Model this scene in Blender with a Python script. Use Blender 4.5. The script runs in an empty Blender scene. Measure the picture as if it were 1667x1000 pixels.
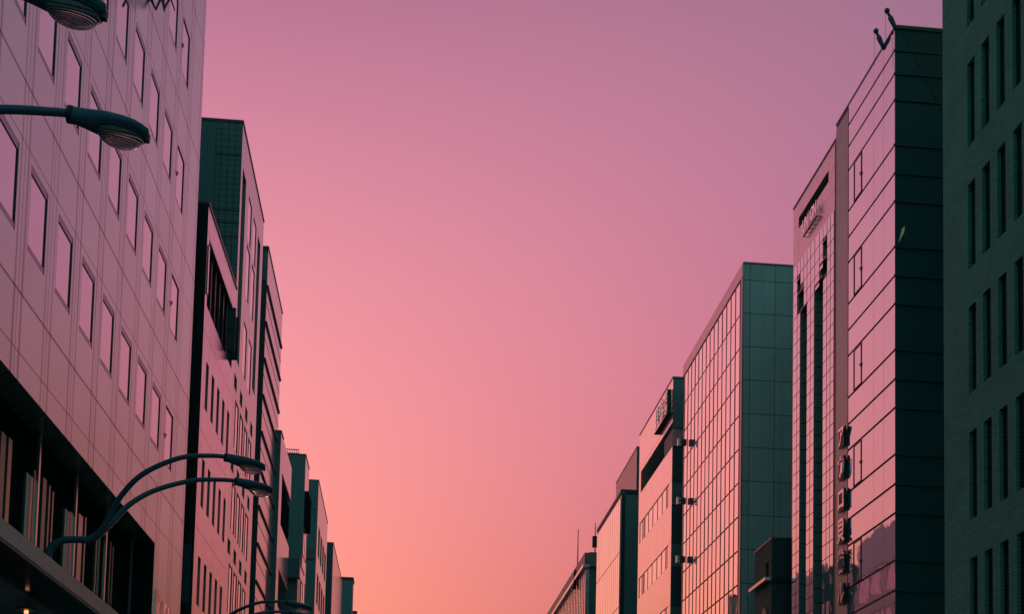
import bpy, bmesh, math, random
from mathutils import Vector, Matrix
random.seed(7)
sc = bpy.context.scene
COL = sc.collection
# ------------------------------------------------------------------ camera
F_, CX, CY = 2060.0, 833.0, 1250.0          # focal length and principal point in photo pixels (1667 x 1000)
EYE = Vector((0, 0, 1.6))
UPc = Vector((597/F_, 26490/F_, -1)).normalized()
def cray(px, py): return Vector(((px-CX)/F_, (CY-py)/F_, -1.0))
def hor(x): return CY+(F_*F_+597*(x-CX))/26490
Yc = cray(650, hor(650)).normalized(); Xc = Yc.cross(UPc).normalized()
RW = Matrix((Xc, Yc, UPc))                  # camera coordinates -> world
def ray(px, py): return RW @ cray(px, py)
def at_y(px, py, Y): r = ray(px, py); return EYE + r*(Y/r.y)
camd = bpy.data.cameras.new('camera'); cam = bpy.data.objects.new('camera', camd); COL.objects.link(cam)
camd.sensor_width = 36; camd.lens = 36*F_/1667; camd.shift_y = (CY-500)/1667; camd.shift_x = (833.5-CX)/1667
camd.clip_start = 0.1; camd.clip_end = 8000
cam.matrix_world = Matrix.Translation(EYE) @ RW.to_4x4()
sc.camera = cam
# ------------------------------------------------------------------ world: dusk sky, bright low in the street's direction
sc.view_settings.view_transform = 'Standard'; sc.view_settings.look = 'None'
sc.view_settings.exposure = 0; sc.view_settings.gamma = 1
def lin(r, g, b):
    f = lambda c: (c/255/12.92) if c/255 <= .04045 else ((c/255+.055)/1.055)**2.4
    return (f(r), f(g), f(b), 1)
w = bpy.data.worlds.new('World'); sc.world = w; w.use_nodes = True
nt = w.node_tree; nt.nodes.clear()
def nd(t, **k):
    n = nt.nodes.new(t)
    for a, v in k.items(): setattr(n, a, v)
    return n
def mth(op, a, b=None, c=None):
    n = nd('ShaderNodeMath', operation=op)
    for i, v in enumerate((a, b, c)):
        if v is None: continue
        if isinstance(v, (int, float)): n.inputs[i].default_value = v
        else: nt.links.new(v, n.inputs[i])
    return n.outputs[0]
GLOW = ray(545, 1090).normalized()
tc = nd('ShaderNodeTexCoord')
nv = nd('ShaderNodeVectorMath', operation='NORMALIZE'); nt.links.new(tc.outputs['Generated'], nv.inputs[0])
dp = nd('ShaderNodeVectorMath', operation='DOT_PRODUCT'); nt.links.new(nv.outputs[0], dp.inputs[0]); dp.inputs[1].default_value = GLOW
sx = nd('ShaderNodeSeparateXYZ'); nt.links.new(nv.outputs[0], sx.inputs[0])
ang = mth('MULTIPLY', mth('ARCCOSINE', dp.outputs['Value']), 180/math.pi)          # degrees away from the glow
az = mth('SUBTRACT', mth('ARCTAN2', sx.outputs[0], sx.outputs[1]), math.atan2(GLOW.x, GLOW.y)-.1)
a_ = mth('SUBTRACT', mth('SQRT', mth('MULTIPLY_ADD', az, az, .0016)), .1)           # azimuth away from the glow, same on both sides
e_ = mth('ARCSINE', mth('MAXIMUM', sx.outputs[2], 0.06))
chs = []
for c0, ca, ce, caa, cae, cee in ((235.8,-224.9,185.7,-121.8,366.4,-436.2), (129.5,-198.1,167.1,-44.9,337.7,-300.4), (69.4,-87.6,403.4,-27.5,141.2,-451.4)):
    v = mth('MULTIPLY_ADD', a_, ca, c0)
    v = mth('MULTIPLY_ADD', e_, ce, v)
    v = mth('MULTIPLY_ADD', mth('MULTIPLY', a_, a_), caa, v)
    v = mth('MULTIPLY_ADD', mth('MULTIPLY', a_, e_), cae, v)
    v = mth('MULTIPLY_ADD', mth('MULTIPLY', e_, e_), cee, v)
    v = mth('DIVIDE', mth('MINIMUM', mth('MAXIMUM', v, 84), 255), 255)
    chs.append(mth('POWER', mth('DIVIDE', mth('ADD', v, .055), 1.055), 2.4))
cb = nd('ShaderNodeCombineXYZ')
for i, v in enumerate(chs): nt.links.new(v, cb.inputs[i])
rp = nd('ShaderNodeValToRGB'); nt.links.new(mth('DIVIDE', ang, 180), rp.inputs[0])
stops = [(40, (135, 96, 135)), (58, (100, 98, 124)), (80, (82, 116, 128)), (110, (74, 126, 132)), (180, (74, 126, 132))]
cr = rp.color_ramp
while len(cr.elements) < len(stops): cr.elements.new(.5)
for e, (a, c) in zip(cr.elements, stops): e.position = a/180; e.color = lin(*c)
mr = nd('ShaderNodeMapRange', interpolation_type='SMOOTHSTEP'); nt.links.new(ang, mr.inputs[0]); mr.inputs[1].default_value = 34; mr.inputs[2].default_value = 52
mixc = nd('ShaderNodeMix', data_type='RGBA'); nt.links.new(mr.outputs[0], mixc.inputs[0]); nt.links.new(cb.outputs[0], mixc.inputs[6]); nt.links.new(rp.outputs[0], mixc.inputs[7])
sky = nd('ShaderNodeTexSky', sky_type='NISHITA'); sky.sun_disc = False
sky.sun_elevation = math.radians(2); sky.sun_rotation = math.atan2(GLOW.x, GLOW.y)
bg1 = nd('ShaderNodeBackground'); nt.links.new(mixc.outputs[2], bg1.inputs[0]); bg1.inputs[1].default_value = 1
bg2 = nd('ShaderNodeBackground'); nt.links.new(sky.outputs[0], bg2.inputs[0]); bg2.inputs[1].default_value = 0.0015
ad = nd('ShaderNodeAddShader'); nt.links.new(bg1.outputs[0], ad.inputs[0]); nt.links.new(bg2.outputs[0], ad.inputs[1])
ow = nd('ShaderNodeOutputWorld'); nt.links.new(ad.outputs[0], ow.inputs[0])
# the last low sun, beyond the end of the street
sd = bpy.data.lights.new('sun', 'SUN'); sd.energy = 0.5; sd.angle = math.radians(10); sd.color = (1, .55, .42)
sun = bpy.data.objects.new('sun', sd); COL.objects.link(sun)
sdir = Vector((GLOW.x, GLOW.y, math.tan(math.radians(2)))).normalized()
sun.rotation_euler = sdir.to_track_quat('Z', 'Y').to_euler()

# ------------------------------------------------------------------ helpers
def new_mat(name):
    global nt
    m = bpy.data.materials.new(name); m.use_nodes = True; nt = m.node_tree
    return m, nt.nodes['Principled BSDF']
def objcoord():
    t = nd('ShaderNodeTexCoord'); s = nd('ShaderNodeSeparateXYZ'); nt.links.new(t.outputs['Object'], s.inputs[0])
    return t.outputs['Object'], s.outputs[0], s.outputs[1], s.outputs[2]
def link(a, b): nt.links.new(a, b)
def noise(vec, scale, detail=3, sx=1, sy=1, sz=1):
    mp = nd('ShaderNodeMapping'); link(vec, mp.inputs[0]); mp.inputs['Scale'].default_value = (sx, sy, sz)
    n = nd('ShaderNodeTexNoise'); link(mp.outputs[0], n.inputs[0]); n.inputs['Scale'].default_value = scale; n.inputs['Detail'].default_value = detail
    return n.outputs[0]
def lines(coord, period, off, width):
    """1 on joint lines at coord = off + k*period"""
    d = mth('PINGPONG', mth('SUBTRACT', coord, off), period/2)
    return mth('LESS_THAN', d, width/2)
def mat(name, color, rough=.5, metal=0, joints=(), jcol=.35, streak=0, var=.08, spec=.5, bump=0, bscale=3, jw=1.0, soft=0, fine=1, ior=1.5, cell=None):
    """joints: list of (axis, period, offset, width); axis 'u' runs along the wall, 'z' is height"""
    m, p = new_mat(name)
    vec, x, y, z = objcoord()
    u = mth('ADD', x, y)
    f = mth('MULTIPLY_ADD', noise(vec, .7, 5), 2*var, 1-var)
    f2 = mth('MULTIPLY_ADD', noise(vec, 9, 4), var*fine, 1-var*fine*.5)
    f = mth('MULTIPLY', f, f2)
    if streak:
        s = noise(vec, 1.0, 4, 3.2, 3.2, .05)
        s = mth('MULTIPLY', mth('MAXIMUM', mth('SUBTRACT', s, .5), 0), streak*5)
        f = mth('SUBTRACT', f, s)
    if cell:      # every cladding panel has its own slight tone
        pu, ou, pz, oz, am = cell
        cmb = nd('ShaderNodeCombineXYZ'); link(mth('FLOOR', mth('DIVIDE', mth('SUBTRACT', u, ou), pu)), cmb.inputs[0]); link(mth('FLOOR', mth('DIVIDE', mth('SUBTRACT', z, oz), pz)), cmb.inputs[1])
        wn = nd('ShaderNodeTexWhiteNoise', noise_dimensions='3D'); link(cmb.outputs[0], wn.inputs['Vector'])
        f = mth('MULTIPLY', f, mth('MULTIPLY_ADD', wn.outputs['Value'], am, 1-am/2))
    for ax, per, off, wd in joints:
        l = lines(u if ax == 'u' else z, per, off, wd*jw)
        f = mth('MULTIPLY', f, mth('MULTIPLY_ADD', l, jcol-1, 1))
    for ax, per, off, wd, dk in (soft or ()):
        d = mth('PINGPONG', mth('SUBTRACT', u if ax == 'u' else z, off), per/2)
        g = mth('MAXIMUM', mth('SUBTRACT', 1, mth('DIVIDE', d, wd)), 0)
        n2 = mth('MULTIPLY', noise(vec, 1.0, 3, .9, .9, .16), 2)
        f = mth('SUBTRACT', f, mth('MULTIPLY', mth('MULTIPLY', g, n2), dk))
    mx = nd('ShaderNodeVectorMath', operation='SCALE'); mx.inputs[0].default_value = color[:3]; link(f, mx.inputs['Scale'])
    link(mx.outputs[0], p.inputs['Base Color'])
    p.inputs['Metallic'].default_value = metal; p.inputs['Specular IOR Level'].default_value = spec; p.inputs['IOR'].default_value = ior
    r = mth('MULTIPLY_ADD', noise(vec, 2.3, 4), .12 if fine else .02, max(rough-(.06 if fine else .01), .01)) if rough > .12 else None
    if r is not None: link(r, p.inputs['Roughness'])
    else: p.inputs['Roughness'].default_value = rough
    if bump:
        b = nd('ShaderNodeBump'); b.inputs['Strength'].default_value = 1; b.inputs['Distance'].default_value = bump
        link(noise(vec, bscale, 2), b.inputs['Height']); link(b.outputs[0], p.inputs['Normal'])
    return m
def brick(name, color, bw, bh, mort=.012):
    m, p = new_mat(name); vec, x, y, z = objcoord()
    cmb = nd('ShaderNodeCombineXYZ'); link(mth('ADD', x, y), cmb.inputs[0]); link(z, cmb.inputs[1])
    b = nd('ShaderNodeTexBrick'); link(cmb.outputs[0], b.inputs['Vector']); b.inputs['Scale'].default_value = 1
    b.inputs['Brick Width'].default_value = bw; b.inputs['Row Height'].default_value = bh; b.inputs['Mortar Size'].default_value = mort
    b.inputs['Color1'].default_value = (*[c*1.10 for c in color], 1); b.inputs['Color2'].default_value = (*[c*.88 for c in color], 1)
    b.inputs['Mortar'].default_value = (*[c*.55 for c in color], 1); b.inputs['Bias'].default_value = 0
    f = mth('MULTIPLY_ADD', noise(vec, .5, 5), .5, .75)
    mx = nd('ShaderNodeVectorMath', operation='SCALE'); link(b.outputs['Color'], mx.inputs[0]); link(f, mx.inputs['Scale'])
    link(mx.outputs[0], p.inputs['Base Color']); p.inputs['Roughness'].default_value = .75; p.inputs['Specular IOR Level'].default_value = .08
    bp = nd('ShaderNodeBump'); bp.inputs['Distance'].default_value = .01; bp.invert = True
    link(b.outputs['Fac'], bp.inputs['Height']); link(bp.outputs[0], p.inputs['Normal'])
    return m
def emit(name, color, s):
    m, p = new_mat(name); p.inputs['Base Color'].default_value = (*color, 1)
    p.inputs['Emission Color'].default_value = (*color, 1); p.inputs['Emission Strength'].default_value = s
    return m
def box(bm, x0, x1, y0, y1, z0, z1, mi=0):
    if x0 > x1: x0, x1 = x1, x0
    if y0 > y1: y0, y1 = y1, y0
    if z0 > z1: z0, z1 = z1, z0
    v = [bm.verts.new((x, y, z)) for x in (x0, x1) for y in (y0, y1) for z in (z0, z1)]
    for f in ((0,1,3,2), (4,6,7,5), (0,4,5,1), (2,3,7,6), (0,2,6,4), (1,5,7,3)):
        bm.faces.new([v[i] for i in f]).material_index = mi
def tube(bm, pts, rads, n=12, cap=True):
    """round tube through pts with a radius at every point"""
    rings = []
    for i, p in enumerate(pts):
        a = Vector(pts[max(i-1, 0)]); b = Vector(pts[min(i+1, len(pts)-1)]); t = (b-a).normalized()
        ref = Vector((0, 1, 0)) if abs(t.y) < .9 else Vector((1, 0, 0))
        u = t.cross(ref).normalized(); v = t.cross(u)
        rings.append([bm.verts.new(Vector(p)+(u*math.cos(2*math.pi*k/n)+v*math.sin(2*math.pi*k/n))*rads[i]) for k in range(n)])
    for r, s in zip(rings, rings[1:]):
        for k in range(n): bm.faces.new((r[k], r[(k+1) % n], s[(k+1) % n], s[k])).smooth = True
    if cap: bm.faces.new(rings[0]); bm.faces.new(rings[-1])
def mk(name, bm, mats, parent=None, recalc=True):
    if recalc: bmesh.ops.recalc_face_normals(bm, faces=bm.faces)
    me = bpy.data.meshes.new(name); bm.to_mesh(me); bm.free()
    for m in (mats if isinstance(mats, (list, tuple)) else [mats]): me.materials.append(m)
    o = bpy.data.objects.new(name, me); COL.objects.link(o); o.parent = parent
    return o
def tag(o, label=None, cat=None, group=None, kind=None):
    if label: o['label'] = label
    if cat: o['category'] = cat
    if group: o['group'] = group
    if kind: o['kind'] = kind
    return o
def thing(name, label, cat, loc=(0, 0, 0), yaw=0, group=None):
    o = bpy.data.objects.new(name, None); COL.objects.link(o); o.location = loc; o.rotation_euler = (0, 0, yaw)
    o.empty_display_size = .5
    return tag(o, label, cat, group)
def copy_tree(o, parent=None):
    c = o.copy(); COL.objects.link(c); c.parent = parent
    for ch in list(o.children): copy_tree(ch, c)
    return c
BM = bmesh.new

class Bld:
    """a building: street face in the plane x=0 running along +y (away from the camera), end face in y=0.
    side=-1 left of the street, +1 right.  d is always the depth INTO the building."""
    def __init__(s, name, label, side, vpx, px, py, Y):
        P = at_y(px, py, Y); d = ray(vpx, hor(vpx)); d.z = 0; s.dir = d.normalized(); s.r = Vector((s.dir.y, -s.dir.x, 0))
        s.P = P; s.H = P.z; s.o = side; s.Y = Y
        s.root = thing(name, label, 'building', (P.x, P.y, 0), math.atan2(-d.x, d.y), None)
    def f(s, px, py, xo=0):
        r = ray(px, py); P0 = s.P+s.r*xo; t = (P0-EYE).dot(s.r)/r.dot(s.r); Q = EYE+r*t
        return (Q-s.P).dot(s.dir), Q.z
    def fv(s, u, z, d): return Vector((s.o*d, u, z))
    def fb(s, bm, u0, u1, z0, z1, d0, d1, mi=0): box(bm, s.o*d0, s.o*d1, u0, u1, z0, z1, mi)
    def nb(s, bm, x0, x1, z0, z1, d0, d1, mi=0): box(bm, s.o*x0, s.o*x1, d0, d1, z0, z1, mi)
    def face(s, bm, mp, u0, u1, z0, z1, holes, mi=0):
        us = sorted({u0, u1, *[c for h in holes for c in h[:2] if u0 < c < u1]})
        zs = sorted({z0, z1, *[c for h in holes for c in h[2:4] if z0 < c < z1]})
        def hole(a, b):
            for h in holes:
                if h[0]-1e-6 < a < h[1]+1e-6 and h[2]-1e-6 < b < h[3]+1e-6: return h
        g = [[hole((us[i]+us[i+1])/2, (zs[j]+zs[j+1])/2) for j in range(len(zs)-1)] for i in range(len(us)-1)]
        q = lambda *p: setattr(bm.faces.new([bm.verts.new(mp(*k)) for k in p]), 'material_index', mi)
        for i in range(len(us)-1):
            for j in range(len(zs)-1):
                a, b, c, e = us[i], us[i+1], zs[j], zs[j+1]
                h = g[i][j]
                if h is None: q((a,c,0), (b,c,0), (b,e,0), (a,e,0)); continue
                dd = h[4] if len(h) > 4 else .12
                if i == 0 or g[i-1][j] is None: q((a,c,0), (a,e,0), (a,e,dd), (a,c,dd))
                if i == len(us)-2 or g[i+1][j] is None: q((b,c,0), (b,e,0), (b,e,dd), (b,c,dd))
                if j == 0 or g[i][j-1] is None: q((a,c,0), (b,c,0), (b,c,dd), (a,c,dd))
                if j == len(zs)-2 or g[i][j+1] is None: q((a,e,0), (b,e,0), (b,e,dd), (a,e,dd))
    def shell(s, L, D, mats, holes=(), nholes=(), u0=0, H=None, roofmat=None):
        """walls (street face 0, other faces 1) and a roof part"""
        H = H or s.H; bm = BM()
        s.face(bm, lambda u, z, d: Vector((s.o*d, u, z)), u0, L, 0, H, list(holes), 0)
        s.face(bm, lambda x, z, d: Vector((s.o*x, u0+d, z)), 0, D, 0, H, list(nholes), 1)
        for p in (((D, u0), (D, L)), ((0, L), (D, L))):
            fc = bm.faces.new([bm.verts.new((s.o*x, y, z)) for (x, y), z in ((p[0], 0), (p[1], 0), (p[1], H), (p[0], H))]); fc.material_index = 1
        s.wall = mk('wall', bm, mats, s.root, False)
        bm = BM(); s.nb(bm, .25, D-.25, H-.5, H-.35, u0+.25, L-.25)
        mk('roof', bm, M['roof'], s.root)
        bm = BM()   # coping
        for a in ((-.03, D+.03, u0-.03, u0+.3), (-.03, D+.03, L-.3, L+.03)): box(bm, s.o*a[0], s.o*a[1], a[2], a[3], H, H+.09)
        for a in ((-.03, .3), (D-.3, D+.03)): box(bm, s.o*a[0], s.o*a[1], u0+.3, L-.3, H, H+.09)
        mk('coping', bm, roofmat or M['coping'], s.root)
        s.L, s.D = L, D
    def window(s, u0, u1, z0, z1, rec, glass, frame, fw=.05, mull=(), parent=None, name='window', casement=False, top=None, bot=None):
        bm = BM(); d0, d1 = rec-.022, rec+.03; top = top or fw; bot = bot or fw
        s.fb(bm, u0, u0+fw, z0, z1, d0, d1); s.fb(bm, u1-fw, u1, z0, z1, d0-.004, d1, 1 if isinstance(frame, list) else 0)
        s.fb(bm, u0+fw, u1-fw, z0, z0+bot, d0, d1); s.fb(bm, u0+fw, u1-fw, z1-top, z1, d0, d1)
        for m_ in mull: s.fb(bm, m_-fw/2, m_+fw/2, z0+bot, z1-top, d0, d1)
        w_ = mk(name, bm, frame, parent or s.root)
        bm = BM(); t = (random.random()-.5)*.004
        vs = [(u0, z0, rec-.004+t), (u1, z0, rec-.004-t), (u1, z1, rec-.004-t*.5), (u0, z1, rec-.004+t*.5)]
        bm.faces.new([bm.verts.new(s.fv(*v)) for v in vs]); mk('pane', bm, glass, w_)
        if casement:
            bm = BM(); um = u0+fw; zm = (z0+z1)/2-.05
            s.fb(bm, um-.07, um+.09, zm, zm+.03, d0-.035, d0-.02); s.fb(bm, um-.02, um+.02, zm-.09, zm-.002, d0-.02, d0)
            mk('handle', bm, M['dark'], w_)
        return w_
    def panes(s, us, zs, rec, glass, gap=.04, maxn=100, name='window_pane', wob=.003, zmin=0):
        cells = [(us[i]+gap/2, us[i+1]-gap/2, zs[j]+gap/2, zs[j+1]-gap/2) for i in range(len(us)-1) for j in range(len(zs)-1)]
        cells.sort(key=lambda c: (c[3] < zmin, c[0]))
        rest = BM(); nrest = 0
        for k, (a, b, c, e) in enumerate(cells):
            bm = BM() if k < maxn else rest
            t, t2 = (random.random()-.5)*wob*2, (random.random()-.5)*wob*2
            f4 = [bm.verts.new(s.fv(*v)) for v in ((a, c, rec+t), (b, c, rec-t+t2), (b, e, rec-t), (a, e, rec+t-t2))]
            bk = [bm.verts.new(s.fv(*v)) for v in ((a, c, rec+.05), (b, c, rec+.05), (b, e, rec+.05), (a, e, rec+.05))]
            bm.faces.new(f4); bm.faces.new(bk[::-1])
            for i in range(4): bm.faces.new((f4[i], f4[(i+1) % 4], bk[(i+1) % 4], bk[i]))
            if k < maxn: mk(name, bm, glass, s.root)
            else: nrest += 1
        if nrest: tag(mk('distant_panes', rest, glass, s.root), kind='stuff')
        else: rest.free()
    def text(s, body, u, z, size, ext, m, parent, sx=1, where='face', x=0, gapd=.2):
        c = bpy.data.curves.new('t', 'FONT'); c.body = body; c.size = 1; c.extrude = .5; c.offset = .018; c.align_x = 'CENTER'; c.align_y = 'CENTER'
        o = bpy.data.objects.new('t', c); me = bpy.data.meshes.new_from_object(o)
        me.materials.clear(); me.materials.append(m)
        S = Matrix.Diagonal((size*sx, size, ext, 1))
        if where == 'face':
            if s.o > 0: R = Matrix(((0, 0, -1, -gapd), (-1, 0, 0, u), (0, 1, 0, z), (0, 0, 0, 1)))
            else: R = Matrix(((0, 0, 1, gapd), (1, 0, 0, u), (0, 1, 0, z), (0, 0, 0, 1)))
        me.transform(R @ S); bpy.data.objects.remove(o)
        ob = bpy.data.objects.new('letter', me); COL.objects.link(ob); ob.parent = parent
        return ob

# ------------------------------------------------------------------ materials
M = {}
M['dark'] = mat('dark metal', (.02, .045, .05), .45, 0)
M['lamp'] = mat('painted lamp metal', (.055, .15, .20), .42, 0, var=.15)
M['roof'] = mat('roof felt', (.12, .15, .16), .8)
M['coping'] = mat('coping metal', (.22, .2, .2), .4, .5)
M['joint'] = mat('mullion metal', (.16, .12, .12), .4, .3)
M['jointp'] = mat('rosy mullion metal', (.42, .3, .3), .35, .6)
M['concrete'] = mat('concrete', (.25, .26, .26), .8)
M['glassA'] = mat('coated window glass', (.68, .74, .78), .04, .92, var=.02, bump=.0015, bscale=1.2)
M['glassR'] = mat('mirror glass', (.72, .76, .80), .03, .92, var=.02, bump=.002, bscale=1.0)
M['glassV'] = mat('clear mirror glass', (.97, .93, .92), .03, .95, var=.02, bump=.002, bscale=1.1)
M['glassD'] = mat('dark glass', (.012, .03, .035), .12, 0, var=.02, spec=.5)
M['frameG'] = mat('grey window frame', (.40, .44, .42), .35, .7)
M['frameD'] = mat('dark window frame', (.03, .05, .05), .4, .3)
M['frameP'] = mat('pale window frame', (.5, .42, .43), .4, .6)
M['panelA'] = mat('pale metal panels', (.66, .84, .76), .26, .72, joints=[('z', 3.8, .3, .055), ('z', 3.8, 3.03, .028), ('u', 1.74, -1.83, .026)], jcol=.2, streak=0, var=.06, fine=0, cell=(1.74, -1.83, 3.8, .3, .10),
                  soft=[('u', 1.74, -1.83+.21, .08, .62), ('u', 1.74, -1.83-.19, .07, .62)])
M['panelB'] = mat('rosy stone panels', (.80, .70, .70), .24, .85, joints=[('z', 3.25, 18.7-3.25*5, .025), ('u', 1.0, .3, .012)], jcol=.35, jw=1.7, streak=.1, var=.05)
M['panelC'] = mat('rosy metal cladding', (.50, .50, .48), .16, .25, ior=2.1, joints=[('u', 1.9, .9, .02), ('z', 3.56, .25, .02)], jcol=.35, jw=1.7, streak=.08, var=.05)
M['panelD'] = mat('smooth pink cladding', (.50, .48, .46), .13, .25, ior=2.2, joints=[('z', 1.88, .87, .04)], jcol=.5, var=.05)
M['panelR3'] = mat('polished stone', (.66, .58, .56), .28, .8, joints=[('z', 1.05, .2, .018), ('u', 1.6, .2, .012)], jcol=.35, jw=1.7, var=.06)
M['panelR5'] = mat('coral cladding', (.95, .84, .80), .2, .9, joints=[('z', 4.15, 1.95, .03), ('u', 2.2, .3, .012)], jcol=.35, jw=1.7, streak=.05, var=.04)
M['chside'] = mat('teal channel cladding', (.16, .30, .26), .4, 0, joints=[('z', .62, .25, .05)], jcol=.3, spec=.3)
M['brown'] = mat('brown cladding', (.50, .38, .34), .4, .6, joints=[('z', .6, 0, .02)], jcol=.75, var=.05)
M['endB'] = mat('black end wall', (.015, .03, .03), .4, joints=[('z', 3.25, 1, .03)], jcol=1.6)
M['endC'] = mat('grey green tiles', (.17, .28, .265), .6, joints=[('z', .27, 0, .03), ('u', .3, .02, .04)], jcol=.45, var=.12, cell=(.9, .02, 1.08, 0, .12))
M['endCp'] = mat('teal wall panel', (.15, .225, .24), .5, var=.08)
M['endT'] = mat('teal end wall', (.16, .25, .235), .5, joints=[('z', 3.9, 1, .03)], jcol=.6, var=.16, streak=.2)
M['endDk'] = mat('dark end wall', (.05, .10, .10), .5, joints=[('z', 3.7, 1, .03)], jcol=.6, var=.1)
M['endR4'] = mat('blue grey wall panels', (.66, .62, .56), .5, joints=[('z', 1.8, .16, .045), ('u', 1.34, .35, .035)], jcol=.3, var=.15, streak=.15, cell=(1.34, .35, 1.8, .16, .14))
M['endR2'] = mat('dark glass end wall', (.035, .14, .15), .2, joints=[], var=.1)
M['stone'] = mat('brown stone strip', (.36, .38, .33), .35, .4, joints=[('z', 1.31, .1, .03)], jcol=.45, var=.12)
M['brickR'] = brick('long brick tiles', (.12, .44, .32), .5, .11)
M['rcwall'] = brick('old brown brick', (.10, .17, .13), .4, .12)
M['fin'] = mat('polished fin', (.95, .80, .80), .25, .9)
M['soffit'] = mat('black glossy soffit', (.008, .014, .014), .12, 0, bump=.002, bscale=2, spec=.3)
M['fascia'] = mat('stone fascia', (.50, .70, .60), .5, .35, joints=[('u', 1.2, 0, .02)], jcol=.7, var=.1)
M['curtain'] = mat('pale glass with curtain', (.26, .30, .21), .2, .5, streak=.2)
M['curtainP'] = mat('rosy glass panel', (.34, .38, .30), .2, .6, streak=.2)
M['curtainD'] = mat('green glass with curtain', (.07, .24, .15), .25, .4, streak=.2)
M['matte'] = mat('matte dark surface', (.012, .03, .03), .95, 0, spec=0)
M['sign'] = mat('pale sign metal', (.8, .62, .6), .3, .7)
M['signD'] = mat('dark sign metal', (.02, .05, .05), .5)
M['signB'] = mat('bronze sign metal', (.42, .30, .25), .35, .6)
M['tealpane'] = mat('teal pane', (.05, .14, .16), .3)

# ------------------------------------------------------------------ ground
def ground_mat(name, c, r=.85):
    m, p = new_mat(name); vec, x, y, z = objcoord()
    f = mth('MULTIPLY', mth('MULTIPLY_ADD', noise(vec, .3, 6), .6, .7), mth('MULTIPLY_ADD', noise(vec, 30, 3), .5, .75))
    mx = nd('ShaderNodeVectorMath', operation='SCALE'); mx.inputs[0].default_value = c; link(f, mx.inputs['Scale'])
    link(mx.outputs[0], p.inputs['Base Color']); p.inputs['Roughness'].default_value = r
    return m
bm = BM(); bmesh.ops.create_grid(bm, x_segments=2, y_segments=2, size=4000); o = mk('ground', bm, ground_mat('city ground', (.09, .1, .1))); o.location.z = -.02; tag(o, kind='structure')
bm = BM(); box(bm, -2.4, 13.6, -40, 600, -.3, 0); tag(mk('road', bm, ground_mat('asphalt', (.05, .055, .055))), kind='structure')
bm = BM(); box(bm, -7.9, -2.4, -40, 600, -.3, .14); tag(mk('pavement', bm, ground_mat('paving slabs', (.2, .2, .19))), kind='structure')
bm = BM(); box(bm, 13.6, 18, -40, 38, -.3, .14); box(bm, 13.6, 18, 43.9, 600, -.3, .14); tag(mk('pavement', bm, ground_mat('paving slabs far', (.2, .2, .19))), kind='structure')
bm = BM(); box(bm, 13.6, 60, 38, 43.9, -.3, .002); tag(mk('side_road', bm, ground_mat('asphalt side', (.05, .055, .055))), kind='structure')
bm = BM()
for k in range(40): box(bm, 5.53, 5.68, -20+k*8, -15+k*8, .001, .006)
tag(mk('road_marking', bm, mat('road paint', (.7, .7, .68), .6)), kind='structure')

# ================================================================== LEFT SIDE
# ---- building A : pink metal panels with square windows
A = Bld('office_building', 'pale pink metal panelled office building with rows of square windows, nearest on the left', -1, 690, 293, 1000, 38.4)
AH = 44.0; P = 1.74
holes = []; wins = []
for k in range(16):
    uL = -3.15-P*k
    for r in range(8):
        z0 = 12.62+3.815*r; holes.append((uL-.06, uL+.98, z0, z0+1.62, .03)); wins.append((uL-.06, uL+.98, z0, z0+1.62, k))
holes.append((-31, -3.83, 6.74, 10.12, .6)); holes.append((-31, -3.83, 0, 6.38, 1.5))
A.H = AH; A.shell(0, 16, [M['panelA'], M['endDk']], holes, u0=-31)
def visA(u, z):
    P_ = A.root.matrix_basis @ Vector((0, u, z)); c = RW.transposed() @ (P_-EYE); x = CX+F_*c.x/-c.z; y = CY-F_*c.y/-c.z
    return -60 < x < 400 and -80 < y < 1010
wins = [w_ for w_ in wins if visA((w_[0]+w_[1])/2, (w_[2]+w_[3])/2)]
for (a, b, c, e, k) in wins:
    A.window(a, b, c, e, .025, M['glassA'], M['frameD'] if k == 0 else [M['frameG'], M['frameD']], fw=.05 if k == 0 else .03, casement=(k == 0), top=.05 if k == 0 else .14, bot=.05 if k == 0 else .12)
rest = BM()      # windows above and before the frame: one object
bm = BM()
for k in range(16):
    for r in range(8):
        a = -3.15-P*k-.06; c = 12.62+3.815*r
        if not visA(a+.5, c+.8): A.fb(bm, a, a+1.04, c, c+1.62, .02, .12)
tag(mk('upper_windows', bm, M['glassA'], A.root), kind='stuff'); rest.free()
bm = BM()        # dark shadow gaps on the top and near edges of every opening: real thin trims
for (a, b, c, e, k) in wins:
    pass
bm.free()
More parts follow.
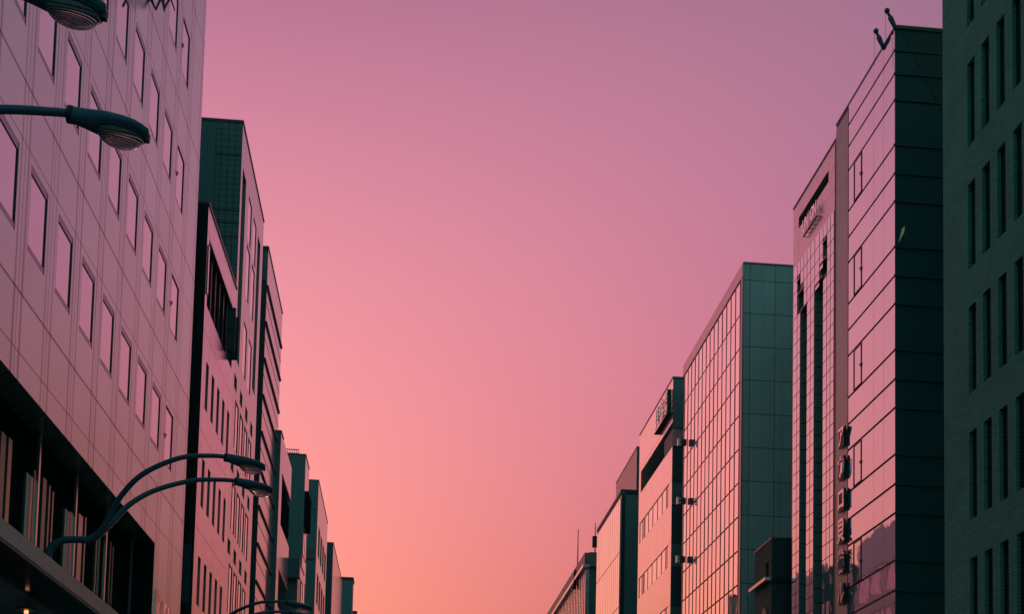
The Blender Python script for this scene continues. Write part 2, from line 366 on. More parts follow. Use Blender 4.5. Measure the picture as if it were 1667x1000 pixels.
# recessed dark glazed storey
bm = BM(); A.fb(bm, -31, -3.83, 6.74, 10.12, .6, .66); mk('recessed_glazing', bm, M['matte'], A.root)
bm = BM(); A.fb(bm, -31, -3.83, 0, 6.38, 1.5, 1.56); mk('ground_storey_glazing', bm, M['endR2'], A.root)
fu = [A.f(px, py, xo=-.45) for px, py in ((66, 696), (125, 769), (176, 824), (216, 870))]
fp = (fu[3][0]-fu[0][0])/3; ft = sum(q[1] for q in fu)/4
for k in range(10):
    u = fu[3][0]-fp*k
    if u > -3.9: continue
    bm = BM(); A.fb(bm, u-.045, u+.045, 6.74, ft-.1, .42, .48); mk('fin', bm, M['fin'], A.root)
    bm = BM(); A.fb(bm, u-.06, u+.06, ft-.1, ft+.04, .42, .49); mk('fin_cap', bm, M['dark'], A.root)
for x0, x1, yt, mt in ((-30, -19, 640, 'curtainD'), (-14, -6, 650, 'curtain'), (2, 10, 702, 'curtainD'), (14, 20, 712, 'curtain'), (43, 54, 769, 'curtainP'), (55.5, 62, 765, 'curtainD'), (70, 76, 777, 'curtainD'), (80, 82, 790, 'curtain'), (85.5, 87.5, 800, 'curtain'),
                       (105.5, 113, 828, 'curtainP'), (114, 121.5, 833, 'curtainD'), (128, 135, 836, 'curtainP'), (138.5, 140.5, 842, 'curtain'), (156.5, 158.5, 872, 'curtain'), (160, 163, 876, 'curtainD'), (179.5, 181, 882, 'curtainD'), (183.5, 185, 890, 'curtainD')):
    a = A.f(x0, yt, xo=-.55); b = A.f(x1, yt, xo=-.55)
    if b[0] > -3.9: continue
    bm = BM(); A.fb(bm, a[0], b[0], 6.75, max(a[1], 7.5), .54, .595); mk('glass_panel', bm, M[mt], A.root)
bm = BM(); A.fb(bm, -3.86, -3.834, 6.77, 10.115, .004, .6); mk('recess_shade', bm, M['matte'], A.root)  # matte dark sheet over the recess end, standing in for shade
# canopy
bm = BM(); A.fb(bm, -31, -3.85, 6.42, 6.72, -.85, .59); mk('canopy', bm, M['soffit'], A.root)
bm = BM(); A.fb(bm, -31, -3.80, 6.47, 6.76, -.91, -.852); mk('canopy_fascia', bm, M['fascia'], A.root)
bm = BM(); A.fb(bm, -31, -3.80, 6.415, 6.468, -.90, -.855); mk('fascia_trim', bm, M['endT'], A.root)
# polished panels low on the far bay
bm = BM()
for a, b in ((-3.5, -2.9), (-2.75, -2.1), (-1.95, -1.3)): A.fb(bm, a, b, 4, 9.0-random.random()*.4, -.03, .02)
mk('polished_panel', bm, mat('wavy mirror cladding', (.8, .7, .7), .05, .95, bump=.02, bscale=1.5), A.root)
# pendant shape below the canopy: the lamp, and its reflections added as glowing copies
def pendant(px, py, d, label, r):
    pt = A.f(px, py, xo=-d)
    t = thing('canopy_glow', label, 'ceiling light', A.root.matrix_basis @ Vector((-d, pt[0], pt[1])), 0, 'warm lights below the canopy')
    bm = BM(); tube(bm, [(0, 0, .02), (0, 0, 6.41-pt[1])], [.008, .008], 6); mk('cord', bm, M['dark'], t)
    bm = BM(); tube(bm, [(0, 0, -.02), (0, 0, .0), (0, 0, .05), (0, 0, .06)], [r, r, r*.6, .03], 24); mk('shade', bm, M['endT'], t)
    bm = BM(); bmesh.ops.create_icosphere(bm, subdivisions=2, radius=max(r*.22, .032)); bmesh.ops.translate(bm, verts=bm.verts, vec=(0, 0, -.055)); mk('bulb', bm, emit('warm bulb', (1, .36, .18), 1.8), t)
pendant(43, 993, .15, 'largest and lowest warm light, with round dark shade, below the stone edged canopy', .20)
pendant(45, 974, .3, 'middle small modelled reflection of the warm light below the stone edged canopy', .07)
pendant(45, 957, .3, 'topmost small modelled reflection of the warm light below the stone edged canopy', .07)
# zigzag sign high on the facade
sg = thing('projecting_sign', 'dark zigzag lettered sign on the pink panelled facade at the top edge', 'sign', at_y(265, -60, 31.2))
def stroke(bm, p, q, t0, t1, dp=.08):
    a, b = at_y(*p, 31.2)-sg.location, at_y(*q, 31.2)-sg.location
    n = Vector((1, 0, 0))
    vs = [bm.verts.new(v+Vector((0, dy, 0))) for dy in (-dp/2, dp/2) for v in (a-n*t0, a+n*t0, b+n*t1, b-n*t1)]
    for f in ((0,1,2,3), (7,6,5,4), (0,4,5,1), (1,5,6,2), (2,6,7,3), (3,7,4,0)): bm.faces.new([vs[i] for i in f])
bm = BM(); stroke(bm, (237, -22), (253.5, 15), .07, .014); stroke(bm, (270, -22), (253.5, 15), .02, .012); mk('letter', bm, M['signD'], sg)
bm = BM(); stroke(bm, (261.5, -22), (268, 18), .07, .010); stroke(bm, (287, -22), (268, 12), .012, .010); mk('letter', bm, M['signD'], sg)
bm = BM(); stroke(bm, (271, -22), (284.5, 15.5), .03, .013); stroke(bm, (273, -22), (290, -22), .03, .03); mk('letter', bm, M['signD'], sg)
bm = BM(); a = at_y(232, -24, 31.2)-sg.location; b = at_y(292, -24, 31.2)-sg.location; box(bm, a.x-.9, b.x, -.04, .04, a.z, a.z+.05); mk('bracket', bm, M['signD'], sg)

# ---- building B : lower, next to A
Bb = Bld('hotel_block', 'lower rosy block with a black end wall, slit windows and one open window', -1, 690, 340, 333, 40.4)
LB = 6.15
holes = [(.35, LB-.45, 19.6, 21.86, .7)]
slits = []
for r in range(5):
    for k in range(5):
        u = .72+1.11*k; z1 = 17.9-3.25*r; holes.append((u, u+.5, z1-1.6, z1, .25)); slits.append((u, u+.5, z1-1.6, z1))
nh = [(.08, .40, 11.6-3.3*i-1.9, 11.6-3.3*i, .05) for i in range(3)]
Bb.shell(LB, 16, [M['panelB'], M['endB']], holes, nh)
for a, b, c, e in slits: Bb.window(a, b, c, e, .22, M['glassD'], M['frameD'], fw=.03)
for x0, x1, z0, z1, d in nh:
    bm = BM(); Bb.nb(bm, x0, x1, z0, z1, .03, .06); mk('end_pane', bm, M['tealpane'], Bb.root)
bm = BM(); Bb.fb(bm, .35, LB-.45, 19.6, 21.86, .7, .75); mk('recess_back', bm, M['endR2'], Bb.root)
for k in range(6):
    u = .75+.85*k
    bm = BM(); Bb.fb(bm, u, u+.16, 19.62, 21.84, .12, .5); mk('recess_post', bm, M['frameD'], Bb.root)
    bm = BM(); Bb.fb(bm, u+.3, u+.42, 20.3 if k % 2 else 20.6, 21.3, .3, .4); mk('blind', bm, M['fin'], Bb.root)
bm = BM(); Bb.fb(bm, .02, .2, 19.9, 21.5, -.06, -.01); mk('corner_plate', bm, M['fin'], Bb.root)
for sgn, u in ((1, 4.35), (-1, 5.15)):      # the two open sashes
    bm = BM(); z0, z1 = 19.75, 21.35; d = .30
    for a, b, c, e in ((0, .06, z0, z1), (d-.06, d, z0, z1), (.06, d-.06, z0, z0+.07), (.06, d-.06, z1-.07, z1), (.06, d-.06, 20.5, 20.54)):
        box(bm, a, b, u, u+.05, c, e)
    sa = mk('open_sash', bm, M['dark'], Bb.root)
    bm = BM(); box(bm, .06, d-.06, u+.02, u+.03, z0+.07, z1-.07); mk('pane', bm, M['tealpane'], sa)

# ---- building C : tiled end wall, vertical slots
C = Bld('tall_tiled_building', 'tall pink building with grey green tiled end wall and tall vertical slots', -1, 645, 396, 197, 52.6)
LC = 8.5
C.H = 33.0
holes = [(.5, 1.7, 4, 31.3, 1.1), (6.4, 7.5, 23.8, 31.3, 1.1)]
cw = []
for i, z1 in enumerate((31.3, 29.05)):
    for u in (2.75, 4.6): pass
zt = 31.3; r = 0
while zt > 6:
    for u in (2.75, 4.62): holes.append((u, u+1.2, zt-2.0 if r == 0 else zt-2.35, zt, .041)); cw.append((u, u+1.2, zt-2.0 if r == 0 else zt-2.35, zt))
    zt -= 2.25 if r == 0 else 3.56; r += 1
# below z 22.8 the facade has three bays with a square dark vent under each
holes = [h for h in holes if not (h[4] == .041 and h[3] < 24)]; cw = [c for c in cw if c[3] >= 24]
holes[0] = (.5, 1.7, 22.9, 31.3, 1.1)
vents = []
for r in range(5):
    zb = 22.2-3.56*r
    for u in (.45, 2.4, 4.35, 6.35): holes.append((u, u+.85, zb-.62, zb, .4)); vents.append((u, u+.85, zb-.62, zb))
    for u in (1.0, 2.6, 4.2, 5.8): holes.append((u, u+1.25, zb-3.05, zb-.95, .04)); cw.append((u, u+1.25, zb-3.05, zb-.95))
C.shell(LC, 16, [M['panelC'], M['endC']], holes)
for a, b, c, e in cw: C.window(a, b, c, e, .035, M['glassA'], M['frameD'] if c < 22 else M['joint'], fw=.045, mull=[a+.4] if c < 22 else [])
for a, b, c, e in vents:
    bm = BM(); C.fb(bm, a, b, c, e, .4, .44); mk('vent', bm, M['signD'], C.root)
for a, b, c, e in ((.5, 1.7, 22.9, 31.3), (6.4, 7.5, 23.8, 31.3)):
    bm = BM(); C.fb(bm, a, b, c, e, 1.1, 1.15); mk('slot_back', bm, M['endR2'], C.root)
bm = BM(); C.nb(bm, 1.12, 16, 20, 32.9, -.06, 0); mk('plain_end_panel', bm, mat('plain teal panel', (.14, .26, .25), .5, joints=[('u', .42, -1.5, .02)], jcol=.75), C.root)
for z in (31.5, 29.05, 28.5, 27.9):
    bm = BM(); C.nb(bm, .0, 1.1, z, z+.04, -.012, 0); mk('end_wall_joint', bm, M['dark'], C.root)
bm = BM(); tube(bm, [(-.2, 7.0, 33.0), (-.2, 7.0, 33.6)], [.05, .05], 8); tube(bm, [(-.2, 6.8, 33.5), (-.2, 7.3, 33.7)], [.1, .1], 8); mk('roof_camera', bm, M['dark'], C.root)

# ---- building D : strong horizontal ledges
D = Bld('ledged_building', 'pink building crossed by dark slanting ledges at every half storey', -1, 649, 437, 404, 63)
D.H = 32.65
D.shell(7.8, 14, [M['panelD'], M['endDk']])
for r in range(13):
    z = 30.72-1.9*r
    bm = BM(); D.fb(bm, .0, 7.86, z-.10, z, -.07, .02); mk('ledge', bm, M['endDk'], D.root)
    bm = BM(); D.fb(bm, .05, 7.82, z-.9, z-.87, -.012, 0); mk('rail', bm, M['joint'], D.root)
bm = BM(); D.nb(bm, .02, .5, 30.95, 32.4, -.03, 0); mk('end_panel', bm, M['endT'], D.root)
D.window(4.7, 5.5, 14.9, 17.1, .0, M['glassD'], M['frameD'])

# ---- building E : projecting boxes
E_ = Bld('balcony_building', 'narrow building with pink projecting balcony boxes, fifth on the left', -1, 660, 458, 702, 70)
E_.H = 25.5
E_.shell(1.3, 12, [M['panelC'], M['endT']])
for z1, z0 in ((25.5, 23.5), (20.6, 18.0), (15.9, 13.2)):
    bm = BM(); box(bm, 0, -12, 1.32, 6.55, z0, z1-.02); mk('projecting_box', bm, [M['panelC']], E_.root)
    bm = BM(); box(bm, .03, -12, 1.3, 6.6, z0-.1, z0-.003); mk('box_edge', bm, M['frameP'], E_.root)
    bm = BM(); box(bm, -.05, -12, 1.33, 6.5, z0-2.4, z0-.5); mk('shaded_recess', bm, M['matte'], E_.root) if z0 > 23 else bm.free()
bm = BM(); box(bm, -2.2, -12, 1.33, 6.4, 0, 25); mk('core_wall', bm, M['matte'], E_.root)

# ---- building F : dark end wall with a roof railing
Fb = Bld('dark_building', 'dark teal building with a small roof railing on the left', -1, 655, 498, 740, 88)
Fb.H = 30.05
Fb.shell(3.3, 12, [M['panelD'], M['endT']])
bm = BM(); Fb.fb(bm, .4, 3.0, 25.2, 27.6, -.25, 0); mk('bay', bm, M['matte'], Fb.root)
for i in range(6): Fb.window(.3, 2.9, 25.0-3.6*i-2.0, 25.0-3.6*i, .0, M['glassA'], M['frameD'], mull=[1.6])
rl = BM()
tube(rl, [(-.55, .6, 30.62), (-2.6, .6, 30.62)], [.035, .035], 6); tube(rl, [(-.55, .6, 30.36), (-2.6, .6, 30.36)], [.02, .02], 6)
for i in range(14): tube(rl, [(-.55-.155*i, .6, 30.05), (-.55-.155*i, .6, 30.62)], [.02, .02], 6)
mk('railing', rl, M['dark'], Fb.root)
# low bluish block in front of F
Lb = Bld('low_balcony_block', 'small low block with a bluish balcony box and pink side on the left', -1, 655, 486, 912, 78)
Lb.shell(4.4, 10, [M['panelC'], M['endT']])
for r in range(3):
    Lb.window(.7, 1.9, Lb.H-3.2-3.3*r, Lb.H-.8-3.3*r, 0, M['glassD'], M['frameD']); Lb.window(2.4, 3.6, Lb.H-3.2-3.3*r, Lb.H-.8-3.3*r, 0, M['glassA'], M['frameD'])
bm = BM(); Lb.nb(bm, -.12, 1.2, Lb.H-1.25, Lb.H-.02, -.5, -.02); mk('balcony_box', bm, mat('bluish panel', (.14, .24, .30), .5), Lb.root)
# ---- building G
G = Bld('paned_building', 'building with grey banded end wall and rosy facade of paired windows', -1, 649, 519, 783.5, 102)
G.H = 32.5; holes = []; cw = []
for r in range(7):
    for u in (1.6, 4.4, 7.2, 10.0): z1 = 29.2-3.9*r; holes.append((u, u+2.0, z1-2.5, z1, .1)); cw.append((u, u+2.0, z1-2.5, z1))
G.shell(13, 12, [M['panelC'], M['endT']], holes)
for a, b, c, e in cw: G.window(a, b, c, e, .08, M['glassV'], M['frameD'], fw=.1, mull=[(a+b)/2])
for i, (z0, z1) in enumerate(((26.6, 32.3), (17.8, 22.2), (9, 13.5))):
    bm = BM(); G.nb(bm, .05, 6, z0, z1, -.05, 0); mk('end_panel', bm, M['endC'], G.root)
bm = BM(); G.nb(bm, .05, 6, 26.0, 26.45, -.1, 0); mk('end_band', bm, M['coping'], G.root)
bm = BM(); G.nb(bm, .05, 6, 30.1, 30.2, -.09, -.052); mk('end_band', bm, M['coping'], G.root)
# ---- building H
H = Bld('round_topped_building', 'slim dark ended building with a rosy ribbed facade, eighth on the left', -1, 658, 543, 880, 125)
H.H = 33.2
H.shell(17.6, 12, [mat('ribbed rosy cladding', (.50, .48, .46), .16, .2, ior=2.1, joints=[('u', 2.2, .5, .35), ('z', 3.8, 1, .12)], jcol=.6), M['endDk']])
for r in range(9):
    bm = BM(); H.nb(bm, .25, .6, 20.0-.75*r, 20.3-.75*r, -.05, 0); mk('rung', bm, M['frameP'], H.root)
# ---- block I and the last ones
def block(name, label, x0, x1, ytop, Y, m, L=14):
    a = at_y(x0, ytop, Y); b = at_y(x1, ytop, Y)
    t = thing(name, label, 'building', (b.x, Y, 0))
    bm = BM(); box(bm, a.x-b.x, 0, 0, L, 0, a.z-.3); mk('wall', bm, m, t)
    bm = BM(); box(bm, a.x-b.x-.1, .1, -.1, L, a.z-.298, a.z); mk('coping', bm, M['dark'], t)
    return t
block('far_block', 'plain dark teal block standing out past the left row, flat roofed', 552, 574.5, 940, 150, M['endT'], 2.5)
block('farthest_block', 'tiny dark roof at the very end of the left row', 560, 580, 995, 185, M['endT'], 3)

# ================================================================== RIGHT SIDE
k9 = .9
# ---- R1 brick building
R1 = Bld('brick_building', 'dark green long brick building with tall slit windows, nearest on the right', 1, 655, 1534, 0, 42.4*k9)
R1.H = 40; holes = []; cw = []
for r in range(9):
    for k in range(28):
        u = -1.80-.975*k-.5; z1 = 26.88+3.93*2-3.93*r; holes.append((u, u+.5, z1-2.72, z1, .17)); cw.append((u, u+.5, z1-2.72, z1, k, r))
R1.shell(0, 16, [M['brickR'], M['brickR']], holes, u0=-30)
rest = BM()
for a, b, c, e, k, r in cw:
    if k < 8: R1.window(a, b, c, e, .14, M['glassD'], M['frameD'], fw=.03)
    else: R1.fb(rest, a, b, c, e, .14, .2)
tag(mk('nearer_windows', rest, M['glassD'], R1.root), kind='stuff')

# ---- R2 glass tower
R2 = Bld('glass_tower', 'pink mirror glass tower with dark horizontal bands and black glass end wall', 1, 645, 1458, 44, 48.7*k9)
R2.shell(6.4, 15, [M['joint'], M['endR2']])
us = [0.0, 1.1, 2.08, 3.36, 4.2, 4.84]
zb = [33.30, 32.42, 31.5]
z = 30.47
while z > 0: zb += [z, z-1.75, z-2.86]; z -= 3.94
zb = sorted([q for q in zb if q > 0])
cells = []
for j in range(len(zb)-1):
    z0, z1 = zb[j], zb[j+1]; tall = z1-z0 > 1.5 and z1 < 31
    for i in range(len(us)-1):
        if not tall and i >= 3: continue
        a, b = us[i], us[i+1]
        if not tall and i == 2: b = us[5]
        cells.append((a, b, z0, z1, tall and i == 3))
cells.sort(key=lambda c: -c[2])
rest = BM()
for n_, (a, b, c, e, cs) in enumerate(cells):
    ga, gb = (.012 if a > 0 else .0), (.012 if b < 4.8 else .02)
    if cs: R2.window(a, b, c+.04, e-.04, -.04, M['glassR'], M['frameD'], fw=.05, casement=True); continue
    bm = BM() if n_ < 108 else rest
    t, t2 = (random.random()-.5)*.004, (random.random()-.5)*.004
    v = [bm.verts.new(R2.fv(*q)) for q in ((a+ga*.6, c+.05, -.04+t), (b-gb*.6, c+.05, -.04-t), (b-gb*.6, e-.05, -.04+t2), (a+ga*.6, e-.05, -.04-t2))]
    bk = [bm.verts.new(R2.fv(*q)) for q in ((a+ga, c+.05, -.01), (b-gb, c+.05, -.01), (b-gb, e-.05, -.01), (a+ga, e-.05, -.01))]
    bm.faces.new(v)
    for i in range(4): bm.faces.new((v[i], v[(i+1) % 4], bk[(i+1) % 4], bk[i]))
    if n_ < 108: mk('window_pane', bm, M['glassR'], R2.root)
tag(mk('lower_panes', rest, M['glassR'], R2.root), kind='stuff')
bm = BM()
for q in zb: R2.nb(bm, -.08, 15, q-.04, q+.03, -.05, 0)
mk('end_band', bm, mat('teal band metal', (.05, .12, .115), .45), R2.root)
bm = BM()      # slanted reflection in the end wall's top corner, modelled as a coloured sheet
vs = [(.25, 33.2), (15, 33.2), (15, 26.0), (1.95, 29.8)]
f4 = [bm.verts.new((x, -.02, z)) for x, z in vs]; bk = [bm.verts.new((x, -.003, z)) for x, z in vs]; bm.faces.new(f4)
for i in range(4): bm.faces.new((f4[i], f4[(i+1) % 4], bk[(i+1) % 4], bk[i]))
mk('top_reflection', bm, M['endDk'], R2.root)
bm = BM()      # small reflection on the end wall, added as a glowing patch
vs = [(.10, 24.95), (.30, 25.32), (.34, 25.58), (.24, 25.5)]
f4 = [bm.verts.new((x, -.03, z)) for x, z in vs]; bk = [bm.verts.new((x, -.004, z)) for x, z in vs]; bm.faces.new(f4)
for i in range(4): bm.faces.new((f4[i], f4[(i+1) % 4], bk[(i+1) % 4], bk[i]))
mk('glowing_reflection', bm, emit('glowing reflection', (.22, .25, .10), .35), R2.root)
bm = BM(); R2.fb(bm, 4.90, 6.38, 0, 33.1, -.03, -.003); mk('stone_strip', bm, M['stone'], R2.root)
bm = BM(); R2.fb(bm, 4.85, 4.895, 0, 33.3, -.05, -.003); R2.fb(bm, 6.385, 6.5, 0, 32.6, -.04, 1); mk('edge_strip', bm, M['dark'], R2.root)
# rooftop lamps on short leaning arms
for i, (px, py, bx, by, Y, lb) in enumerate(((1444, 17, 1457, 44, 43.7, 'nearer and higher ball headed lamp leaning from the corner of the glass tower roof'), (1426, 50, 1437, 75, 44.9, 'farther and lower ball headed lamp leaning from the glass tower roof edge'))):
    a = at_y(px, py, Y); b = at_y(bx, by, Y)
    t = thing('rooftop_lamp', lb, 'lamp', b, 0, 'ball headed lamps on the tower roof')
    v = a-b
    bm = BM(); tube(bm, [v*-.15, v*.05, v*.45, v*.62, v*.70], [.075, .075, .095, .09, .045], 14); tube(bm, [v*.70, v*.86], [.055, .055], 10); mk('arm', bm, M['lamp'], t)
    bm = BM(); bmesh.ops.create_uvsphere(bm, u_segments=24, v_segments=14, radius=.10)
    for f in bm.faces: f.smooth = True
    bmesh.ops.translate(bm, verts=bm.verts, vec=v); mk('ball', bm, M['lamp'], t)
    bm = BM(); tube(bm, [v+Vector((-.06, 0, 0)), v+Vector((-.05, 0, -1.4))], [.006, .006], 5); mk('wire', bm, M['dark'], t)
# vertical sign
for i, (ch, y0, y1) in enumerate((('ア', 706, 740), ('カ', 753, 792), ('ロ', 805, 843), ('貝', 855, 895), ('業', 906, 944), ('ル', 957, 993))):
    zt, zb_ = R2.f(1367, y0)[1], R2.f(1367, y1)[1]
    t = thing('sign_letter', 'bronze sign character, %s of the vertical column on the stone strip' % ('topmost', 'second from top', 'box shaped third', 'fourth from top', 'fifth from top', 'lowest visible')[i], 'sign', R2.root.location, R2.root.rotation_euler.z, 'characters of the vertical sign')
    R2.text(ch, 5.22, (zt+zb_)/2, (zt-zb_)*1.05, .04, M['fin'], t, sx=.78, gapd=.20)
    bm = BM(); R2.fb(bm, 4.98, 5.05, zb_+.05, zt-.02, -.17, -.07); R2.fb(bm, 5.052, 5.70, zb_+.10, zt-.08, -.12, -.07); mk('mounting_box', bm, M['signD'], t)

# ---- R3 stone and glass building
O3 = Bld('stone_topped_building', 'building with a stone top, long dark slot and two dark channels down its glass front', 1, 645, 1361, 230, 50.33)
O3.H = 32.75; L3 = O3.f(1292, 335)[0]
sh = O3.f(1361, 230)[0]
def q3(px, py): return O3.f(px, py)
def R3u(u2): return u2-6.48+sh          # u measured on the tower's plane
ch = [(7.44, 7.95, 28.1, 28.9), (7.44, 8.40, 27.45, 28.1), (7.95, 9.04, 4, 27.45), (11.1, 11.56, 28.15, 28.85), (10.57, 11.46, 27.2, 28.15), (10.11, 10.99, 4, 27.2)]
holes = [(R3u(a), R3u(b), c, e, .9) for a, b, c, e in ch]+[(R3u(7.4), R3u(11.5), 31.42, 31.95, .8)]
top = 29.72
O3.shell(L3, 14, [M['panelR3'], M['endDk']], holes)
bm = BM(); O3.fb(bm, R3u(7.4), R3u(11.5), 31.42, 31.95, .8, .85); mk('slot_back', bm, M['signD'], O3.root)
cols = [R3u(v) for v in (6.55, 7.0, 7.44, 7.95, 8.42, 9.04, 9.6, 10.11, 10.58, 11.06, 11.5, 12.05)]
rows = []; z = top
while z > 4: rows.append(z); z -= .62
rows = rows[::-1]
cells = []
for i in range(len(cols)-1):
    for j in range(len(rows)-1):
        cu, cz = (cols[i]+cols[i+1])/2, (rows[j]+rows[j+1])/2
        if any(h[0]-.02 < cu < h[1]+.02 and h[2]-.02 < cz < h[3]+.02 for h in holes): continue
        cells.append((cols[i], cols[i+1], rows[j], rows[j+1]))
cells.sort(key=lambda c: -c[2]); rest = BM()
for n_, (a, b, c, e) in enumerate(cells):
    bm = BM() if n_ < 100 else rest
    t, t2 = (random.random()-.5)*.003, (random.random()-.5)*.003
    v = [bm.verts.new(O3.fv(*q)) for q in ((a+.035, c+.02, -.05+t), (b-.035, c+.02, -.05-t), (b-.035, e-.02, -.05+t2), (a+.035, e-.02, -.05-t2))]
    bk = [bm.verts.new(O3.fv(*q)) for q in ((a+.035, c+.02, -.022), (b-.035, c+.02, -.022), (b-.035, e-.02, -.022), (a+.035, e-.02, -.022))]
    bm.faces.new(v)
    for i in range(4): bm.faces.new((v[i], v[(i+1) % 4], bk[(i+1) % 4], bk[i]))
    if n_ < 100: mk('window_pane', bm, M['glassR'], O3.root)
tag(mk('lower_panes', rest, M['glassR'], O3.root), kind='stuff')
bm = BM()      # the dark grid the panes sit in
O3.face(bm, lambda u, z, d: Vector((-.02+d*.0001, u, z)), cols[0], cols[-1], 3.9, top, [(h[0], h[1], h[2], h[3], .1) for h in holes[:6]])
mk('glazing_grid', bm, M['joint'], O3.root, False)
for a, b, c, e, d in holes[:6]:
    bm = BM(); O3.fb(bm, b-.06, b-.002, c, e, -.03, .895); mk('channel_side', bm, M['chside'], O3.root)
    bm = BM(); O3.fb(bm, a, b, c, e, .9, .94); mk('channel_back', bm, M['chside'], O3.root)
bm = BM()
for a, b, c, e in ch: O3.fb(bm, R3u(a)-.02, R3u(b)+.02, e, e+.05, -.08, .3)
for a, b, c, e in ch[2:3]+ch[5:6]: O3.fb(bm, R3u(b)-.0, R3u(b)+.05, c, e, -.07, .5)
mk('channel_edge', bm, M['jointp'], O3.root)
t = thing('lettered_sign', 'pale raised letters below the long dark slot on the polished stone front', 'sign', O3.root.location, O3.root.rotation_euler.z)
ul, ur = R3u(10.95), R3u(9.1)
for i, c in enumerate('UNION'):
    u = ul+(ur-ul)*(i+.5)/5
    O3.text(c, u-.55, 30.88, .84, .03, M['glassV'], t, sx=.66, gapd=.16)
bm = BM(); O3.fb(bm, ur-.55, ul-.55, 30.46, 30.50, -.16, -.10)
for i in range(6):
    u = ul-.55+(ur-ul)*i/5; O3.fb(bm, u-.015, u+.015, 30.47, 30.49, -.10, 0)
mk('sign_rail', bm, M['signD'], t)

# ---- RC small brown building in the gap
RC = Bld('small_old_building', 'small old brown building with an arched window and pale ledge before the blue grey wall', 1, 645, 1256.5, 877, 57.6)
RC.H = 17.3
RC.shell(2.85, 5, [M['rcwall'], M['endDk']], [(.5, .95, 15.6, 16.3, .3)])
bm = BM(); RC.fb(bm, .05, 2.87, 15.32, 15.47, -.3, -.003); mk('ledge', bm, M['fin'], RC.root)
RC.window(.5, .95, 15.6, 16.3, .2, M['glassD'], M['frameD'])
bm = BM()
pts = [(.7, 9.5), (1.6, 9.5)]+[(1.15+.45*math.cos(a*math.pi/10), 13.75+.45*math.sin(a*math.pi/10)) for a in range(11)]
v = [bm.verts.new((-.03, u, z)) for u, z in pts]; bm.faces.new(v); v2 = [bm.verts.new((.15, u, z)) for u, z in pts]
for i in range(len(v)): bm.faces.new((v[i], v[(i+1) % len(v)], v2[(i+1) % len(v)], v2[i]))
mk('arched_window', bm, M['glassD'], RC.root)
bm = BM(); RC.nb(bm, 0, 5, 15.2, 15.45, -.05, 0); mk('end_band', bm, M['dark'], RC.root)

# ---- R4 glass grid tower with panelled end
R4 = Bld('grid_glass_building', 'wide building of tall narrow pink panes with a blue grey panelled end wall', 1, 645, 1211, 429, 63)
R4.H = 33.45
R4.shell(13.85, 15, [M['jointp'], M['endR4']])
cols = [.42+.925*i for i in range(15)]
rows = [32.66-1.81*i for i in range(17)][::-1]
bm = BM(); R4.fb(bm, -.02, 13.87, 32.75, 33.44, -.08, -.003); mk('parapet_band', bm, mat('parapet metal', (.5, .42, .42), .3, .8), R4.root)
bm = BM(); R4.fb(bm, -.02, .32, 2, 32.745, -.07, -.003); mk('corner_post', bm, M['jointp'], R4.root)
R4.panes(cols, rows, -.06, M['glassV'], gap=.10, zmin=15.5)
bm = BM()
for c in cols: R4.fb(bm, c-.045, c+.045, rows[0], rows[-1], -.08, -.003)
mk('mullions', bm, mat('brown mullion', (.24, .14, .13), .4, .3), R4.root)

# ---- R5 sign tower
R5 = Bld('sign_topped_building', 'coral clad building with a dark slot, window bands and lettering near its top', 1, 640, 1096, 616, 88*k9)
L5 = 11.3; R5.H = 33.6
holes = [(.0, 10.6, 29.05, 30.65, 2.5)]; bands = []
for r in range(6):
    z1 = 26.8-4.08*r; holes.append((.85, 10.8, z1-1.5, z1, .05)); bands.append((z1-1.5, z1))
nh = [(0, 3.2, 29.0, 30.15, 2.5)]
R5.shell(L5, 14, [M['panelR5'], M['endDk']], holes, nh)
bm = BM(); R5.fb(bm, 0, 10.6, 29.05, 30.65, 2.5, 2.6); mk('slot_back', bm, M['signD'], R5.root)
bm = BM()
for i in range(5): R5.fb(bm, 1.5+i*1.1, 1.56+i*1.1, 29.06, 30.6, 1.2, 1.3)
R5.fb(bm, 1, 7, 29.1, 30.6, 1.4, 1.45); mk('slot_glazing', bm, M['endT'], R5.root)
for z0, z1 in bands:
    cu = [.85, 1.35, 1.75, 3.1, 4.6, 6.2, 7.7, 9.0, 9.35, 9.8, 10.8]
    for a, b in zip(cu, cu[1:]): R5.window(a, b, z0, z1, .04, M['glassV'], M['joint'], fw=.04)
for r in range(6):
    bm = BM(); R5.nb(bm, .03, 5, 25.15-4.08*r, 26.6-4.08*r, -.04, 0); mk('end_panel', bm, M['endT'], R5.root)
bm = BM(); R5.nb(bm, .02, .66, 30.3, 33.5, -.03, 0); mk('upper_end_panel', bm, M['endT'], R5.root)
t = thing('rooftop_sign', 'dark edged characters standing off the coral building near its roof', 'sign', R5.root.location, R5.root.rotation_euler.z)
for i, c in enumerate('興業館'):
    R5.text(c, 3.75-1.35*i, 32.15, 1.45, .06, M['glassV'], t, sx=.85, gapd=.25)
bm = BM(); R5.fb(bm, .35, 4.5, 31.32, 31.38, -.3, 0); R5.fb(bm, .33, .40, 31.384, 32.95, -.3, -.02); mk('sign_frame', bm, M['signD'], t)
